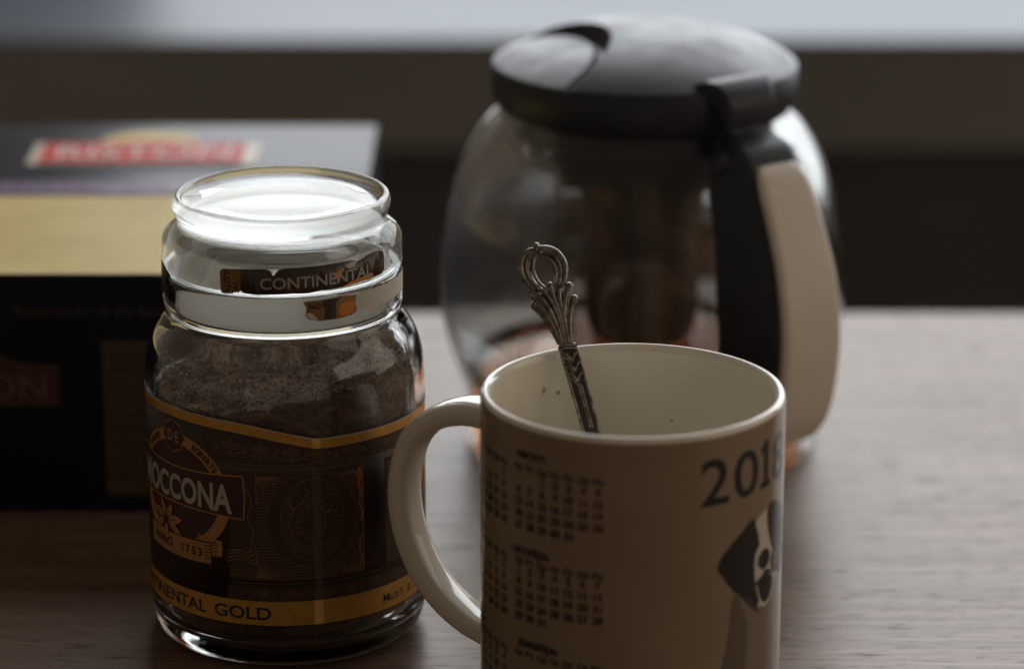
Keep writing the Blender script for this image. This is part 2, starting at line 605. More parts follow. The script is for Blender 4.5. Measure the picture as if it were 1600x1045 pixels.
gj = link("glass_body", lathe(prof, 160), M_glass, jar)

# lid: rounded knob disc, waist, hollow skirt
lidp = [(0, .1296), (.020, .12945), (.0278, .1293)]
lidp += [tuple(p)[:2] for p in catmull([(.0282, .1296), (.0288, .1305), (.0297, .1308), (.0307, .1302), (.0312, .1284), (.0308, .1264), (.0300, .1250), (.0296, .1240), (.0300, .1228), (.0315, .1216), (.0331, .1203), (.0340, .1188), (.0343, .1170), (.0343, .1120), (.0342, .1104), (.0336, .1098), (.0318, .1098), (.0310, .1104), (.0306, .1125), (.0304, .1165), (.0299, .1200), (.0288, .1220), (.0265, .1229)], 5)]
lidp += [(.020, .1230), (.010, .1230), (0, .1230)]
lb = lathe(lidp, 160)
for f in lb.faces:
    c = f.calc_center_median()
    if .1215 < c.z < .1235 and math.hypot(c.x, c.y) < .029:
        f.material_index = 1
link("glass_lid", lb, M_lidglass, jar, mats=[M_lidglass, M_lidfrost])
gp_ = [tuple(p)[:2] for p in catmull([(.0305, .1094), (.0307, .1060), (.0305, .1010), (.0300, .0990), (.0288, .0992), (.0288, .1030), (.0288, .1090), (.0296, .1096)], 4, closed=True)]
link("plastic_gasket", lathe(gp_, 96, closed=True), M_gasket, jar)

# coffee
def hsh(x, y, z):
    from mathutils import noise
    return noise.noise(Vector((x, y, z)))
bm = bmesh.new()
nr, na = 26, 150
def coffee_top(x, y):
    return .0810 + .16 * x + .05 * y + .0022 * hsh(x * 90, y * 90, 1) + .0013 * hsh(x * 260, y * 260, 3) + .0006 * hsh(x * 700, y * 700, 5)
grid = []
zs = [.0066, .0072, .0095, .014] + [.014 + i * .0035 for i in range(1, 40)]
rings = []
rmax = lambda z: (.0300 if z < .007 else .0338 if z < .009 else .0362 if z < .012 else .03735)
cols = []
for i in range(na):
    a = 2 * math.pi * i / na
    ca_, sa_ = math.cos(a), math.sin(a)
    top = coffee_top(.036 * ca_, .036 * sa_) - .001
    col = []
    for j in range(44):
        t = j / 43
        z = .0068 + (top - .0068) * t
        r = rmax(z)
        if z > .074:
            r = min(r, .0371 - max(0, z - .076) * .22 - max(0, z - .083) * .4)
        r -= .0004 * abs(hsh(ca_ * 14, sa_ * 14, z * 420)) + .0008 * max(0, hsh(ca_ * 5, sa_ * 5, z * 150 + 9))
        col.append(bm.verts.new((r * ca_, r * sa_, z)))
    rl, zl = math.hypot(col[-1].co.x, col[-1].co.y), col[-1].co.z
    for j in range(1, nr):
        t = j / nr
        r = rl * (1 - t)
        x, y = r * ca_, r * sa_
        zt = coffee_top(x, y)
        w = min(1, t * 5)
        col.append(bm.verts.new((x, y, zl * (1 - w) + zt * w)))
    cols.append(col)
ctop = bm.verts.new((0, 0, coffee_top(0, 0)))
cbot = bm.verts.new((0, 0, .0068))
for i in range(na):
    a, b = cols[i], cols[(i + 1) % na]
    for j in range(len(a) - 1):
        bm.faces.new((a[j], b[j], b[j + 1], a[j + 1]))
    bm.faces.new((a[-1], b[-1], ctop))
    bm.faces.new((b[0], a[0], cbot))
ico = bmesh.new()
bmesh.ops.create_icosphere(ico, subdivisions=1, radius=1)
IV = [v.co.copy() for v in ico.verts]
IF = [[v.index for v in f.verts] for f in ico.faces]
ico.free()
gr = random.Random(11)
for q in range(4200):
    if q < 2900:        # against the glass
        a = gr.uniform(-1.9, 1.9) - math.pi / 2
        tp = coffee_top(.036 * math.cos(a), .036 * math.sin(a))
        z = gr.uniform(.064, tp)
        r = min(.0371, .0371 - max(0, z - .076) * .24 - max(0, z - .083) * .45) - .0003
        p = Vector((r * math.cos(a), r * math.sin(a), z))
    else:               # on the top
        a, r = gr.uniform(0, 6.283), .034 * math.sqrt(gr.random())
        x, y = r * math.cos(a), r * math.sin(a)
        p = Vector((x, y, coffee_top(x, y)))
    sz = gr.uniform(.00018, .00055)
    rot = Matrix.Rotation(gr.uniform(0, 6), 3, (gr.random(), gr.random(), .3)) @ Matrix.Diagonal((sz * gr.uniform(.7, 1.5), sz * gr.uniform(.6, 1), sz * gr.uniform(.6, 1)))
    vs = [bm.verts.new(p + rot @ v) for v in IV]
    for f in IF:
        bm.faces.new([vs[i] for i in f])
o = link("coffee_granules", bm, M_coffee, jar); o["kind"] = "stuff"
# crumbs stuck to the inside of the glass at the shoulder
bm = bmesh.new()
for i in range(420):
    a = random.uniform(-1.4, 1.4)
    z = .079 + random.random() ** 1.5 * .013 + .003 * math.sin(a * 2 + .5)
    rr = .0372 if z < .08 else (.0368 - (z - .08) * .16 if z < .0875 else .0352 - (z - .0875) * .5)
    rr -= .0002
    s = random.uniform(.00012, .00042)
    p = Vector((rr * math.sin(a), -rr * math.cos(a), z))
    bmesh.ops.create_icosphere(bm, subdivisions=1, radius=s, matrix=Matrix.Translation(p) @ Matrix.Diagonal((1, random.uniform(.6, 1), random.uniform(.5, 1.2), 1)))
o = link("coffee_dust", bm, mat("pale_coffee_dust", (.30, .23, .18), .7), jar, smooth=False); o["kind"] = "stuff"

# label: unrolled in millimetres (arc length, height)
LR = 40.42
def interp(x, tab):
    if x <= tab[0][0]: return tab[0][1]
    for (a, b), (c, d) in zip(tab, tab[1:]):
        if x <= c:
            return b + (d - b) * (x - a) / (c - a)
    return tab[-1][1]
TOP = [(-127, 75), (-60, 75), (-52, 75.2), (-36, 75.9), (-22, 75.6), (-12, 75.0), (-6, 74.2), (-1.7, 73.3), (3.9, 72.0), (11.2, 70.2), (15, 70.15), (28, 70.3), (47, 70.1), (60, 69.6), (90, 72), (127, 75)]
def band2d(f_lo, f_hi, s0, s1, step=1.6, th=0.0):
    bm = bmesh.new()
    xs = [s0]
    x = math.floor(s0 / step) * step + step
    ex = [q for q, _ in TOP if s0 < q < s1]
    while x < s1:
        xs.append(x); x += step
    xs = sorted(set(xs + ex + [s1]))
    prev = None
    for x in xs:
        a, b = bm.verts.new((x, f_lo(x), th)), bm.verts.new((x, f_hi(x), th))
        if prev:
            bm.faces.new((prev[0], a, b, prev[1]))
        prev = (a, b)
    return bm
def nowrap(bm, rad):
    for v in bm.verts:
        a = v.co.x / rad
        v.co = Vector((rad * math.sin(a), -rad * math.cos(a), v.co.y)) * .001
    return bm
full = math.pi * LR
top = lambda x: interp(x, TOP)
bm = nowrap(band2d(lambda x: 14.4, top, -full, full), LR)
label = link("label", bm, M_label, jar)
sm = label.modifiers.new("thickness", 'SOLIDIFY'); sm.thickness = .00010; sm.offset = -1
def lab(name, bm, m, lift=.07, pre=False):
    return link(name, nowrap(bm, LR + lift) if pre else wrap(bm, LR + lift), m, label)
lab("top_gold_band", band2d(lambda x: top(x) - 2.9, lambda x: top(x) - .12, -full, full), M_gold, .05, True)
lab("paper_edge", band2d(lambda x: top(x) - .14, lambda x: top(x) + .05, -70, 70), M_paperedge, .045, True)
lab("bottom_gold_band", band2d(lambda x: 14.7, lambda x: 22.0, -full, full), M_gold, .05, True)
# brown panels of the printed ground
bp_ = bmesh.new()
for s0, s1, a, b in ((-14, 25.4, 28.2, 60.6), (33.2, 60, 28.2, 60.6)):
    join2d(bp_, band2d(lambda x: a, lambda x: b, s0, s1))
lab("brown_panel", bp_, M_label_brown, .04)
lab("frieze_ground", band2d(lambda x: 62.6, lambda x: top(x) - 2.9, -22, 62), M_label_brown, .04, True)
lab("lower_frieze_ground", band2d(lambda x: 22.0, lambda x: 26.0, -15, 62), M_label_brown, .04, True)

def spiral(cx, cy, r0, turns, a0=0, hand=1, n=22, squash=1):
    return [(cx + r0 * (1 - .86 * i / n) * math.cos(a0 + hand * turns * 2 * math.pi * i / n), cy + squash * r0 * (1 - .86 * i / n) * math.sin(a0 + hand * turns * 2 * math.pi * i / n)) for i in range(n + 1)]
def ell(cx, cy, a, b, n=72):
    return [(cx + a * math.cos(2 * math.pi * i / n), cy + b * math.sin(2 * math.pi * i / n)) for i in range(n + 1)]
orn = bmesh.new()      # stronger lines
orf = bmesh.new()      # fainter lines
# frieze motifs, upper and lower
for kx in range(-2, 8):
    c = -4.5 + kx * 8.6
    for y, s in ((66.2, 1.0), (24.1, .62)):
        if y > 60 and c < -16: continue
        if y > 60: y = (62.6 + top(c) - 2.9) / 2
        if y < 60 and c < -12: continue
        dst = orf
        for h in (1, -1):
            line2d(dst, spiral(c + h * 1.5 * s, y + .4 * s, 1.25 * s, 1.5, 0 if h > 0 else math.pi, h), .24 * s + .08)
            line2d(dst, [(c + h * .2 * s, y - 2.0 * s), (c + h * .9 * s, y - 1.2 * s), (c + h * 2.2 * s, y - 1.5 * s), (c + h * 3.1 * s, y - .7 * s)], .26 * s + .06)
            line2d(dst, spiral(c + h * 4.3 * s, y, 1.0 * s, 1.2, math.pi / 2, -h), .22 * s + .06)
        line2d(dst, [(c, y - 2.4 * s), (c, y + 1.9 * s)], .3 * s)
        line2d(dst, ell(c, y + 1.9 * s, .5 * s, .62 * s, 12), .22)
# horizontal rules
for y, w in ((62.9, .16), (62.2, .12), (61.3, .22), (27.5, .2), (26.8, .12), (26.2, .14)):
    line2d(orn if w > .15 else orf, [(x, y) for x in range(-21 if y > 60 else -14, 62)], w)
# medallion
MCX, MCY = 9.9, 46.3
line2d(orn, ell(MCX, MCY, 13.1, 14.0), .17)
line2d(orn, ell(MCX, MCY, 9.2, 12.3), .15)
for i in range(30):
    y = MCY + 12 - i * .82
    w = 9.2 * math.sqrt(max(0, 1 - ((y - MCY) / 12.3) ** 2))
    line2d(orf, [(MCX - w, y), (MCX - w * random.uniform(.45, .75), y)], .2)
    if i % 2 == 0 or i > 20:
        line2d(orf, [(MCX + w * random.uniform(.5, .8), y), (MCX + w, y)], .2)
rnd = random.Random(3)
for i in range(20):     # scrolls inside the medallion
    a = i * 2.4
    rr = .35 + .5 * ((i * .618) % 1)
    px, py = MCX + 7.2 * rr * math.cos(a), MCY - 1.5 + 8.2 * rr * math.sin(a)
    line2d(orn if i % 4 == 0 else orf, spiral(px, py, rnd.uniform(1.2, 2.4), rnd.uniform(.7, 1.5), rnd.uniform(0, 6), rnd.choice((1, -1)), 22, rnd.uniform(.6, 1.2)), .2)
for i in range(5):
    line2d(orf, catmull([(MCX - 6.5, MCY - 6 - i * .9), (MCX - 2, MCY - 7.4 - i * .8), (MCX + 2.5, MCY - 6.6 - i * .9), (MCX + 6.5, MCY - 7 - i * .8)], 6), .18)
line2d(orn, catmull([(MCX - 6.6, MCY + 7), (MCX - 5.6, MCY + 3), (MCX - 3.4, MCY + 5.4), (MCX - 1.0, MCY + 8.4), (MCX - 2.6, MCY + 9.4)], 6), .28)
line2d(orf, ell(MCX, MCY - 1, 6.6, 7.4, 40)[6:34], .3)
# corner leaves and pilaster ornament
for sx, cx in ((1, -6.2), (-1, 24.4)):
    for sy, cy in ((-1, 60.2), (1, 28.6)):
        for q in range(4):
            e = 2.2 + q * 1.25
            line2d(orn, catmull([(cx, cy + sy * (.6 + q * .6)), (cx + sx * e * .5, cy + sy * (1.0 + q * .2)), (cx + sx * e, cy + sy * (.4 + .25 * q)), (cx + sx * e * .8, cy + sy * (1.6 + q * .45))], 6), .3)
        line2d(orn, spiral(cx + sx * 2.0, cy + sy * 3.2, 1.5, 1.3, 0, sx), .26)
        line2d(orn, [(cx + sx * .2, cy + sy * q_) for q_ in (0, 3, 6, 9)], .3)
    for i in range(34):
        y = 29 + i * .92
        wv = 13.1 * math.sqrt(max(0, 1 - ((y - MCY) / 14.0) ** 2))
        xe = MCX - sx * (wv + .5)
        xa = cx + sx * .4
        if (xe - xa) * sx > .4:
            line2d(orf, [(xa, y), (xe, y)], .24)
pil = bmesh.new()
line2d(pil, [(25.2, 28.5), (25.2, 60.5)], .32)
line2d(pil, catmull([(23.9, 60.2), (24.7, 57.5), (23.8, 55.4), (24.6, 52.4), (24.0, 49.0), (24.9, 46.8), (24.3, 44)], 8), .45)
line2d(pil, catmull([(24.8, 60), (23.4, 58.2), (24.6, 56.3)], 8), .4)
line2d(pil, catmull([(24.6, 40), (23.9, 36), (24.7, 33), (24.2, 30)], 8), .4)
for i in range(7):
    line2d(pil, spiral(24.4, 58.5 - i * 1.1, .8, .8, i, (-1) ** i), .22)
lab("pilaster_ornament", pil, M_gold_dull, .085)
# right-hand panel beyond the dark column
for q in range(4):
    line2d(orn, catmull([(34, 59.6 - q * 1.1), (35.5 + q * .8, 58.6 - q * 1.0), (37.4 + q * .5, 59.4 - q), (38.5, 57.6 - q)], 6), .32)
line2d(orn, spiral(37, 54.2, 2.0, 1.4, 0, 1), .28)
line2d(orf, ell(48, MCY, 13.1, 14.0), .2)
for i in range(20):
    line2d(orf, [(33.6, 30 + i * 1.1), (35.5 + 1.2 * math.sin(i * .33), 30 + i * 1.1)], .25)
# lower left scrolls beside the emblem
for q in range(4):
    line2d(orn, catmull([(-15.2, 36.5 - q * 1.1), (-11.5, 37.2 - q * .9), (-8.2 + q * .5, 36.8 - q * 1.2), (-6.2, 39.2 - q * 1.5)], 6), .34)
    line2d(orf, catmull([(-14.5, 32 - q * .9), (-10.5, 31.2 - q * .6), (-5, 31.9 - q * .9), (-1.5, 30.0 - q * .2)], 6), .24)
line2d(orn, catmull([(-9.2, 56), (-7.4, 52), (-8.6, 47), (-7, 42), (-8.4, 37)], 8), .3)
lab("ornament_lines", orn, M_orn, .08)
lab("faint_ornament", orf, M_orn2, .07)

# oval emblem
EX, EY = -33.5, 51.0
bm = bmesh.new()
for i in range(72):
    a0, a1 = 2 * math.pi * i / 72, 2 * math.pi * (i + 1) / 72
    pts = [(EX + 16.4 * math.cos(a0), EY + 14.5 * math.sin(a0)), (EX + 19.8 * math.cos(a0), EY + 17.8 * math.sin(a0)), (EX + 19.8 * math.cos(a1), EY + 17.8 * math.sin(a1)), (EX + 16.4 * math.cos(a1), EY + 14.5 * math.sin(a1))]
    bm.faces.new([bm.verts.new((x, y, 0)) for x, y in pts])
bmesh.ops.remove_doubles(bm, verts=bm.verts, dist=1e-4)
lab("oval_ring", bm, M_gold_dull, .09)
lab("oval_field", poly2d(ell(EX, EY, 16.4, 14.5)[:-1]), M_maroon, .085)
g = arc_text("EGBERTS", EX, EY, 18.1, 16.1, 66, 31, 1.75, .045)
join2d(g, arc_text("DOUWE", EX, EY, 18.1, 16.1, 143, 114, 1.75, .045))
lab("ring_lettering", g, M_black_print, .14)
lab("badge", poly2d([(EX - .4 + (4.75 + .32 * math.cos(8 * R(a))) * math.cos(R(a)), 67.2 + (4.65 + .32 * math.cos(8 * R(a))) * math.sin(R(a))) for a in range(0, 360, 6)]), M_gold_dull, .13)
lab("badge_field", poly2d([(EX - .4 + (4.45 + .32 * math.cos(8 * R(a))) * math.cos(R(a)), 67.2 + (4.35 + .32 * math.cos(8 * R(a))) * math.sin(R(a))) for a in range(0, 360, 6)]), M_maroon, .16)
g = text2d("D·E", 3.4, .0, 5.0, 'CENTER')
for v in g.verts:
    v.co.x += EX - .4; v.co.y += 65.5
lab("badge_lettering", g, M_pinkprint, .2)
# name banner with slightly flared end
def bannerpts(i):
    p = [(-57.4 + i, 59.4 - i)] + [(-57.4 + i + 47.8 * t - 2 * i * t, 59.5 - i - .9 * math.sin(math.pi * t)) for t in [q / 20 for q in range(1, 20)]] + [(-9.6 - i, 59.5 - i), (-9.1 - i, 53), (-9.6 - i, 46.2 + i)]
    p += [(-9.6 - i - 47.8 * t + 2 * i * t, 46.2 + i + .9 * math.sin(math.pi * t)) for t in [q / 20 for q in range(1, 20)]] + [(-57.4 + i, 46.2 + i), (-57.9 + i, 53)]
    return p
lab("banner_border", poly2d(bannerpts(0)), M_gold_dull, .17)
lab("banner", poly2d(bannerpts(.42)), M_maroon, .20)
g = text2d("MOCCONA", 8.0, .030, 40.6, 'CENTER')
for v in g.verts:
    t = v.co.x / 20
    v.co.x += EX
    yc = v.co.y - 4
    v.co.y = 52.3 + yc * (.92 + .14 * t * t)
lab("brand_lettering", g, M_silverprint, .25)
# ribbon with the year, and the coffee flower
def rib(off, s0, s1, n=16):
    return [(s0 + (s1 - s0) * i / n, off + .0021 * (s0 + (s1 - s0) * i / n - EX) ** 2) for i in range(n + 1)]
lab("ribbon_tail", poly2d([(-21.5, 34.0), (-16.7, 34.3), (-16.5, 36.8), (-16.6, 39.1), (-23.6, 39.6), (-25.2, 40.3), (-23.6, 38.2)]), M_gold_dull, .19)
lab("ribbon_outline", poly2d(rib(30.9, -48.9, -20.0) + list(reversed(rib(37.9, -48.9, -20.0)))), M_black_print, .21)  # printed black outline around the ribbon
lab("ribbon", poly2d(rib(31.3, -48.6, -20.4) + list(reversed(rib(37.5, -48.6, -20.4)))), M_gold_dull, .25)
g = bmesh.new()
for s, ch in zip((-45.6, -43.0, -40.3, -37.5, -31.8, -29.4, -27.0, -24.6), "ANNO1753"):
    t = digit_one(2.5) if ch == "1" else text2d(ch, 2.5, .03, align='CENTER')
    join2d(g, t, s + .5, 33.2 + .0021 * (s - EX) ** 2, .0042 * (s - EX))
for i in range(5):
    y = 33.1 + i * .95
    line2d(g, [(-22.9 + .3 * (i % 2), y), (-20.6, y + .1)], .28)
    line2d(g, [(-19.6, y + 1.6), (-18.2 + .3 * (i % 2), y + 1.6)], .26)
lab("ribbon_lettering", g, M_black_print, .30)
fl, fo = bmesh.new(), bmesh.new()
for a, ln, w in ((12, 7.0, 2.7), (58, 5.2, 2.4), (112, 5.6, 2.3), (160, 6.4, 2.4), (-22, 6.6, 2.3), (205, 5.0, 2.2), (268, 4.2, 2.4)):
    def petal(sc, cx=-38.6, cy=40.8):
        p = []
        for i in range(15):
            t = i / 14
            p.append((ln * t, sc * w / 2 * math.sin(math.pi * min(1, t ** .85))))
        p2 = [(x, -y) for x, y in reversed(p[1:-1])]
        ca_, sa_ = math.cos(R(a)), math.sin(R(a))
        o = 1.1
        return [(cx + (x + o) * ca_ - y * sa_, cy + (x + o) * sa_ + y * ca_) for x, y in p + p2]
    join2d(fo, poly2d(petal(1.25)))
    join2d(fl, poly2d(petal(.95)))
lab("flower_outline", fo, M_black_print, .31)
flo = lab("flower", fl, M_gold_dull, .34)
ve = bmesh.new()
for a, ln in ((12, 7.0), (58, 5.2), (112, 5.6), (160, 6.4), (-22, 6.6), (205, 5.0)):
    line2d(ve, [(-38.6 + r * math.cos(R(a)), 40.8 + r * math.sin(R(a))) for r in (1.6, ln * .75)], .22)
lab("petal_veins", ve, M_black_print, .37)
g = text2d("CONTINENTAL", 3.75, .018, 41, 'RIGHT')
for v in g.verts:
    v.co.x -= 22.5; v.co.y += 16.4
t = text2d("GOLD", 3.75, .018, 17.2, 'LEFT')
join2d(g, t, -19.6, 16.5)
lab("variety_lettering", g, M_black_print, .11)
g = bmesh.new()
for s, ch, h in ((32.2, "M", 2.5), (34.6, "I", 1.9), (35.5, "L", 1.9), (36.9, "D", 1.9), (39.8, "1", 2.4), (43.2, "2", 2.4), (46.8, "3", 2.4), (50.4, "4", 2.4), (54, "5", 2.4)):
    join2d(g, digit_one(h) if ch == "1" else text2d(ch, h, .006 if ch == "M" else .02), s, 16.9)
lab("strength_lettering", g, M_black_print, .11)

# torn seal around the lid and the neck (millimetres on their own radii)
SR = 34.45
seal = link("torn_seal", wrap(poly2d([(-15.6, 111.0), (-15.2, 110.4), (-13.9, 110.3), (-11.8, 110.6), (-11.2, 112.4), (-9.4, 111.5), (-8.6, 110.9), (-5, 110.6), (0, 110.8), (5, 111.0), (9, 110.8), (13, 111.3), (18, 111.3), (24, 111.8), (30, 112.1), (35, 112.3), (35.9, 113.2), (35.9, 117.6), (34.9, 119.2), (33, 119.4), (28.2, 119.0), (26.8, 118.3), (24.4, 118.0), (23.0, 118.6), (20, 118.7), (12, 118.5), (3, 118.4), (1.2, 117.9), (-.2, 116.2), (-.9, 117.8), (-2.6, 118.2), (-9, 117.9), (-14.8, 117.4), (-15.8, 116.6)]), SR), M_seal, jar)
sm = seal.modifiers.new("thickness", 'SOLIDIFY'); sm.thickness = .00008; sm.offset = -1
link("gold_end", wrap(poly2d([(-15.5, 111.2), (-15.0, 110.6), (-13.6, 110.5), (-9.6, 111.4), (-9.3, 117.7), (-14.7, 117.2), (-15.6, 116.5)]), SR + .05), M_seal_gold, seal)
link("orange_scuff", wrap(poly2d([(19.8, 111.5), (26, 112.0), (31, 112.5), (30.2, 113.7), (26.5, 113.2), (24.8, 112.9), (22.4, 112.6)]), SR + .05), M_seal_orange, seal)
link("orange_patch", wrap(poly2d([(17.0, 114.6), (18.6, 113.4), (19.4, 115.0), (20.4, 116.8), (18.2, 116.4)]), SR + .05), M_seal_orange, seal)
link("bare_paper", wrap(poly2d([(20.6, 117.3), (22.6, 118.3), (24.6, 118.0), (23.9, 116.7), (21.8, 116.4)]), SR + .06), M_seal_white, seal)
g = text2d("CONTINENTAL", 3.3, .012, 34.2, 'LEFT')
for v in g.verts:
    v.co.x -= 3.9; v.co.y = v.co.y * 1.0 + 112.3 + .022 * (v.co.x + 4)
link("seal_lettering", wrap(g, SR + .10), mat("seal_grey_print", (.36, .33, .29), .45), seal)
g = text2d("QUALITY", 1.9, .02)
xs = max(v.co.x for v in g.verts)
for v in g.verts:
    v.co.x -= xs
h = bmesh.new()
join2d(h, g, -12.6, 117.4, R(90))
t = text2d("SEAL", 1.9, .02)
xs = max(v.co.x for v in t.verts)
for v in t.verts:
    v.co.x -= xs
join2d(h, t, -10.1, 114.6, R(90))
bmesh.ops.bisect_plane(h, geom=list(h.verts) + list(h.edges) + list(h.faces), plane_co=(0, 110.9, 0), plane_no=(0, 1, 0), clear_inner=True)
link("end_lettering", wrap(h, SR + .10), M_black_print, seal)
NR = 34.4
def torn(x0, x1, y0, y1, n, jit):
    lo_ = [(x0 + (x1 - x0) * i / n, y0 + random.uniform(-jit, jit)) for i in range(n + 1)]
    hi_ = [(x1 - (x1 - x0) * i / n, y1 + random.uniform(-jit, jit)) for i in range(n + 1)]
    return lo_ + hi_
nk = link("seal_remnant", wrap(poly2d([(8.0, 108.3), (9.2, 108.5), (14, 108.6), (20, 108.9), (24.4, 108.4), (23.8, 106.2), (24.4, 103.6), (22.5, 102.8), (17.5, 102.4), (12.4, 102.5), (9.5, 103.2), (8.4, 104.4), (8.9, 106.4)]), NR), M_seal_gold, jar)
link("orange_patch", wrap(poly2d([(18.2, 104.8), (19.4, 106.7), (21.6, 107.3), (23.6, 106.3), (23.5, 104.0), (21.5, 103.1), (19.0, 103.2)]), NR + .05), M_seal_orange, nk)
link("dark_print", wrap(poly2d([(13.6, 108.4), (14.2, 105.4), (13.8, 102.8), (17.4, 102.7), (17.6, 107.4), (19.6, 108.6)]), NR + .05), M_seal, nk)
link("white_patch", wrap(poly2d([(8.7, 105.2), (10.4, 105.0), (12.3, 102.8), (10.2, 103.2), (8.8, 104.2)]), NR + .06), M_seal_white, nk)
g = text2d("NO", 1.6, .03)
join2d(g, text2d("CO", 1.6, .03), 3.8, .4)
for v in g.verts:
    v.co.x += 9.6; v.co.y += 106.1
link("remnant_lettering", wrap(g, NR + .10), M_black_print, nk)
tp = link("torn_paper", wrap(poly2d(torn(26.5, 53, 103.2, 109.0, 26, .32)), NR), M_seal_white, jar)
tl = link("seal_end", wrap(poly2d([(-54, 112.6), (-44.5, 113.2), (-37.5, 111.2), (-36.8, 109.9), (-41.5, 109.4), (-40, 107.4), (-39.4, 104.8), (-41, 103.6), (-54, 104.2)]), SR + .1), M_seal, jar)

# ------------------------------------------------------------------ mug
MX, MY = .0324, .846
mug = thing("mug", "white ceramic calendar mug with a loop handle, nearest the camera", "mug", (MX, MY, 0))
mp = [(0, .0030), (.030, .0030)]
mp += [tuple(p)[:2] for p in catmull([(.0325, .0012), (.0350, .0002), (.0375, .0012), (.0396, .0045), (.0408, .0100), (.0410, .020)], 5)]
mp += [(.0410, z) for z in (.03, .045, .06, .075, .088)]
mp += [tuple(p)[:2] for p in catmull([(.0410, .0905), (.04098, .0930), (.0406, .0944), (.0398, .0950), (.0389, .0947), (.0382, .0936), (.0379, .0915), (.0377, .088)], 6)]
mp += [(.0376, z) for z in (.075, .06, .045, .03)]
mp += [tuple(p)[:2] for p in catmull([(.0376, .018), (.0368, .0120), (.0340, .0082), (.028, .0066), (.018, .0062)], 5)] + [(0, .0062)]
mb = lathe(mp, 160)
for f in mb.faces:
    c = f.calc_center_median()
    if math.hypot(c.x, c.y) > .0403 and .006 < c.z < .0935:
        f.material_index = 1
link("body", mb, M_cer, mug, mats=[M_cer, M_wrap])
# handle: rounded-rectangle section swept along a D, pointing left and away
hd = Vector((-math.cos(R(30)), math.sin(R(30)), 0))
hp = Vector((hd.y, -hd.x, 0))
path = catmull([(.0385, .0795), (.0450, .0804), (.0525, .0797), (.0610, .0765), (.0680, .0700), (.0715, .0610), (.0724, .0510), (.0705, .0405), (.0660, .0310), (.0590, .0232), (.0510, .0183), (.0440, .0163), (.0385, .0158)], 6)
secs = []
for i, p in enumerate(path):
    t = (path[min(i + 1, len(path) - 1)] - path[max(i - 1, 0)]).normalized()
    nrm = Vector((t.y, -t.x))
    f = abs(i / (len(path) - 1) * 2 - 1)
    hw, ht = .0059 + .0016 * f ** 6, .0034 + .0008 * f ** 4
    ring = []
    for q in range(24):
        a = 2 * math.pi * q / 24
        ca_, sa_ = math.cos(a), math.sin(a)
        e = .62
        u = hw * math.copysign(abs(ca_) ** e, ca_)
        w = ht * math.copysign(abs(sa_) ** e, sa_)
        rr, zz = p.x - nrm.x * w, p.y - nrm.y * w
        ring.append(hd * rr + hp * u + Vector((0, 0, zz)))
    secs.append(ring)
link("handle", sweep_sections(secs), M_cer, mug)
# printed calendar
PR = 41.06
WD = ("Пн", "Вт", "Ср", "Чт", "Пт", "Сб", "Вс")
def month(name, first, days, s_col, name_s, name_z, hdr_z, row0_z, width):
    root = None
    cal = wrap(text2d(name, 2.15, .02, width), PR)
    blk, red = bmesh.new(), bmesh.new()
    g = text2d(name, 2.3, .055, width)
    join2d(blk, g, name_s, name_z - 1.0)
    cal.free()
    for c in range(7):
        join2d(blk, text2d(WD[c], 1.7, .055, 3.0, 'CENTER'), s_col(c), hdr_z - .8)
    r, c = 0, first
    for d in range(1, days + 1):
        t = text2d(str(d), 2.05, .06, None if d > 9 else None, 'CENTER')
        join2d(red if c >= 5 else blk, t, s_col(c), row0_z - 3.3 * r - .9)
        c += 1
        if c == 7:
            c = 0; r += 1
    o = link("calendar_month", wrap(blk, PR, 2.5), M_print, mug)
    link("weekend_dates", wrap(red, PR, 2.5), M_print_red, o)
right = lambda c: -34.5 + 4.05 * c
left = lambda c: -41.0 - 4.05 * (6 - c)
month("август", 2, 31, right, -35.3, 86.6, 82.7, 79.9, 10.2)
month("октябрь", 0, 31, right, -37.0, 59.7, 56.6, 54.1, 13.0)
month("декабрь", 5, 31, right, -34.8, 33.7, 30.4, 27.6, 13.4)
month("июль", 6, 31, left, -66, 86.0, 82.3, 79.6, 8.2)
month("сентябрь", 5, 30, left, -67, 59.7, 56.2, 53.6, 14.4)
month("ноябрь", 3, 30, left, -66, 33.3, 29.7, 27.0, 12.0)
g = bmesh.new()
for s, w, ch in ((16.9, 8.9, "2"), (27.4, 9.6, "0"), (44.8, 9.4, "8")):
    t = text2d(ch, 13.0, .012, w)
    join2d(g, t, s, 75.1)
join2d(g, poly2d([(38.2, 75.1), (43.4, 75.1), (43.4, 76.9), (42.0, 76.9), (42.0, 88.3), (40.3, 88.3), (38.2, 86.4), (38.2, 84.6), (39.7, 85.6), (39.7, 76.9), (38.2, 76.9)]))
link("year_number", wrap(g, PR), M_print, mug)
# printed puppy
def blob(pts, n=14, j=.26):
    """soft furry outline: every point of the curve is nudged a little"""
    q = random.Random(len(pts) * 7 + int(pts[0][0] * 10))
    return poly2d([(p[0] + q.uniform(-j, j), p[1] + q.uniform(-j, j)) for p in catmull(pts, n, closed=True)])
dog = link("dog_print", wrap(blob([(36, 66), (43, 69), (50, 67), (53, 58), (51, 48), (48, 42), (43, 41), (37, 43), (31, 48), (33, 56)]), PR), M_fur_white, mug)
link("chest_fur", wrap(blob([(28.2, 48), (33, 45.5), (38, 42), (42, 41), (46, 43), (50, 48), (52, 40), (56, 24), (58, 5), (48, 4), (36, 4), (24.5, 5), (23, 20), (26.2, 34)]), PR + .05), M_fur_grey, dog)
link("chest_dark_fur", wrap(blob([(28.4, 47.5), (31.5, 44), (33.5, 36), (33, 24), (31, 5), (23.6, 5), (22.6, 20), (26, 34)]), PR + .1), M_fur_dim, dog)
